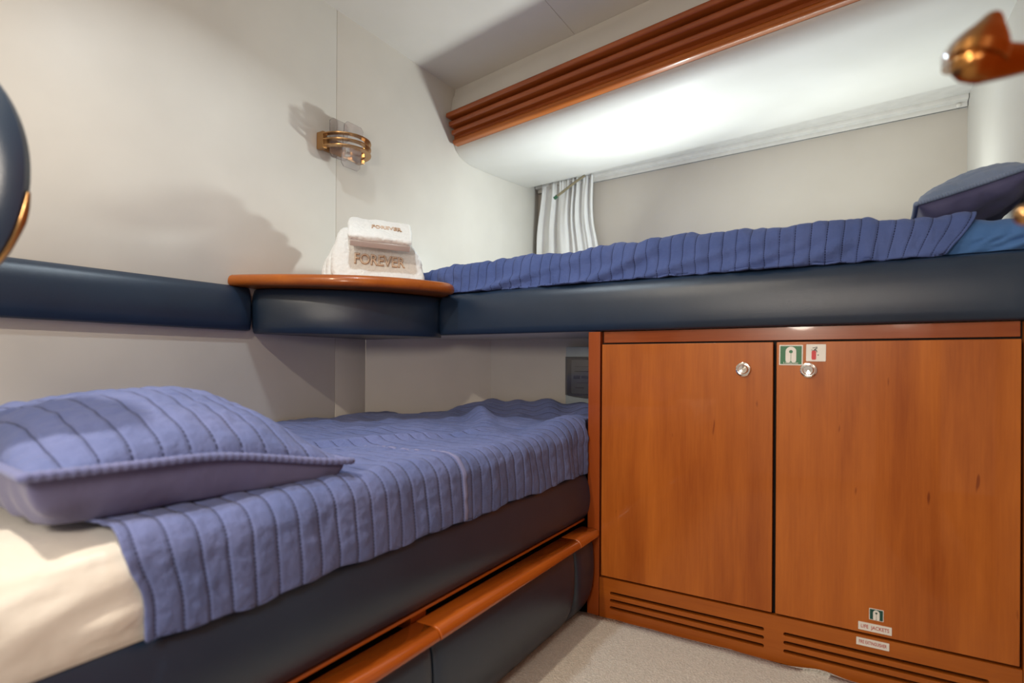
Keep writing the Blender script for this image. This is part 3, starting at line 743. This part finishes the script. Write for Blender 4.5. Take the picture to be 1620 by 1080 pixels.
# ================================================================ CARPET
def car(u, v):
    x = -.90+u*1.32; y = -1.25+v*(YF-.002+1.25)
    if v > .985:
        y = YF-.004-.006*max(0, noise.noise(V((x*9, 0, 0))))-.010*math.exp(-((x+.13)/.05)**2)
    e = sstep(.97, 1, v)
    z = .002+.006*e*(noise.noise(V((x*7, 1, 0)))+.3)+.012*math.exp(-((x+.10)/.06)**2)*e+.0015*noise.noise(V((x*20, y*20, 0)))
    return V((x, y, z))
cp = grid('carpet', 130, 200, car, M_carpet, None, thick=.006)
tag(cp, 'pale beige flecked carpet covering the cabin floor', 'carpet')

# ================================================================ FOREGROUND: OPEN DOOR, HOOK, KNOB, ROUND PAD
def dline(y): return .186*y+.045
ring_ = lambda z: [V((dline(.12), .12, z)), V((dline(.95), .95, z)), V((dline(.95)+.028, .945, z)), V((dline(.12)+.028, .115, z))]
struct(loft('door_1', [ring_(.02), ring_(2.0)], M_wz, sharp=20))
hk = thing('robe_hook', (.175, .69, 1.06), 'blurred polished brass robe hook with an upturned horn, close at upper right', 'hook')
Cc = V((0, 0, .85)); fw = V((-math.sin(YAW), math.cos(YAW), 0)); rt = V((math.cos(YAW), math.sin(YAW), 0))
Hb = Cc+fw*.5+V((0, 0, 0))
def hp(a, z, d=0): return Hb+rt*a+V((0, 0, z))+fw*d      # a: metres to the right, z: metres up, in the plane of the hook
px = lambda x, y: hp((x-810)/886*.5, (574-y)/886*.5)
# body: swept bar with swelling nose
body = [px(1508, 90), px(1516, 92), px(1530, 93), px(1552, 93), px(1585, 92), px(1620, 88), px(1660, 84), px(1714, 82)]
tube('arm', body, [.003, .0125, .0175, .0190, .0155, .0125, .0115, .011], M_hook, hk, 24, 6, .98)
tube('horn', [px(1541, 96), px(1548, 78), px(1556, 56), px(1564, 36), px(1570, 20), px(1571, 15)], [.0225, .0225, .0175, .0110, .0060, .0022], M_hook, hk, 24, 6)
tube('horn_rear', [px(1524, 92)+fw*.012, px(1528, 72)+fw*.014, px(1543, 46)+fw*.016, px(1556, 26)+fw*.016], [.010, .010, .007, .0025], M_chrome, hk, 20, 6)
lathe('rose', [(.001, 0), (.024, 0), (.024, .004), (.012, .009), (.001, .009)], M_brass, hk, frame(V((dline(.705), .705, 1.126)), (0, 1, 0), (0, 0, 1)) @ Matrix.Rotation(0, 4, 'Y') if False else frame(V((dline(.705)-.0, .705, 1.126)), (0, -1, 0), (0, 0, 1)), 24)
kn = thing('door_knob', (.165, .64, .97), 'blurred small round brass knob at the right edge near the upper pillow', 'knob')
kp = Cc+fw*.5+rt*((1622-810)/886*.5)+V((0, 0, (575-336)/886*.5))
Mk = frame(kp+rt*.0, (fw.x, fw.y, 0), (0, 0, 1))
prof = [(.0002, -.0092)]+[(.0094*math.sin(a), -.0094*math.cos(a)) for a in [PI*k/12 for k in range(1, 10)]]+[(.0035, .008), (.0035, .055), (.0002, .055)]
lathe('ball', prof, M_brass, kn, frame(kp, (fw.x, fw.y, 0), (0, 0, 1)), 20)
# round padded disc with brass edge clip
rp = thing('round_padded_headrest', (-1.05, .02, 1.0), 'blurred round navy padded disc with brass clip at the left edge', 'headrest')
Pc = Cc+fw*.7+rt*((-212-810)/886*.7)+V((0, 0, (568-262)/886*.7))
Mr = frame(Pc, (rt.x, rt.y, 0), (0, 0, 1))        # +z of the frame points back to the camera
R_ = .1885
lathe('pad', [(.001, .022), (.08, .021), (.13, .017), (.165, .010), (.180, .002), (R_, -.010), (.184, -.024), (.165, -.030), (.001, -.030)], M_navy, rp, Mr, 96)
def rimp(a, r, z=-.012): return Mr @ V((r*math.cos(a), r*math.sin(a), z))
tube('brass_clip', [rimp(math.radians(a), .186, -.020) for a in (-8, -14, -20, -27, -34, -42)], [.003, .005, .006, .005, .005, .004], M_brass, rp, 12, 4)
tube('bracket', [Mr @ V((0, 0, -.03)), Mr @ V((.02, 0, -.06)), V((-1.10, -.418, 1.09))], .012, M_brass, rp, 12, 4)
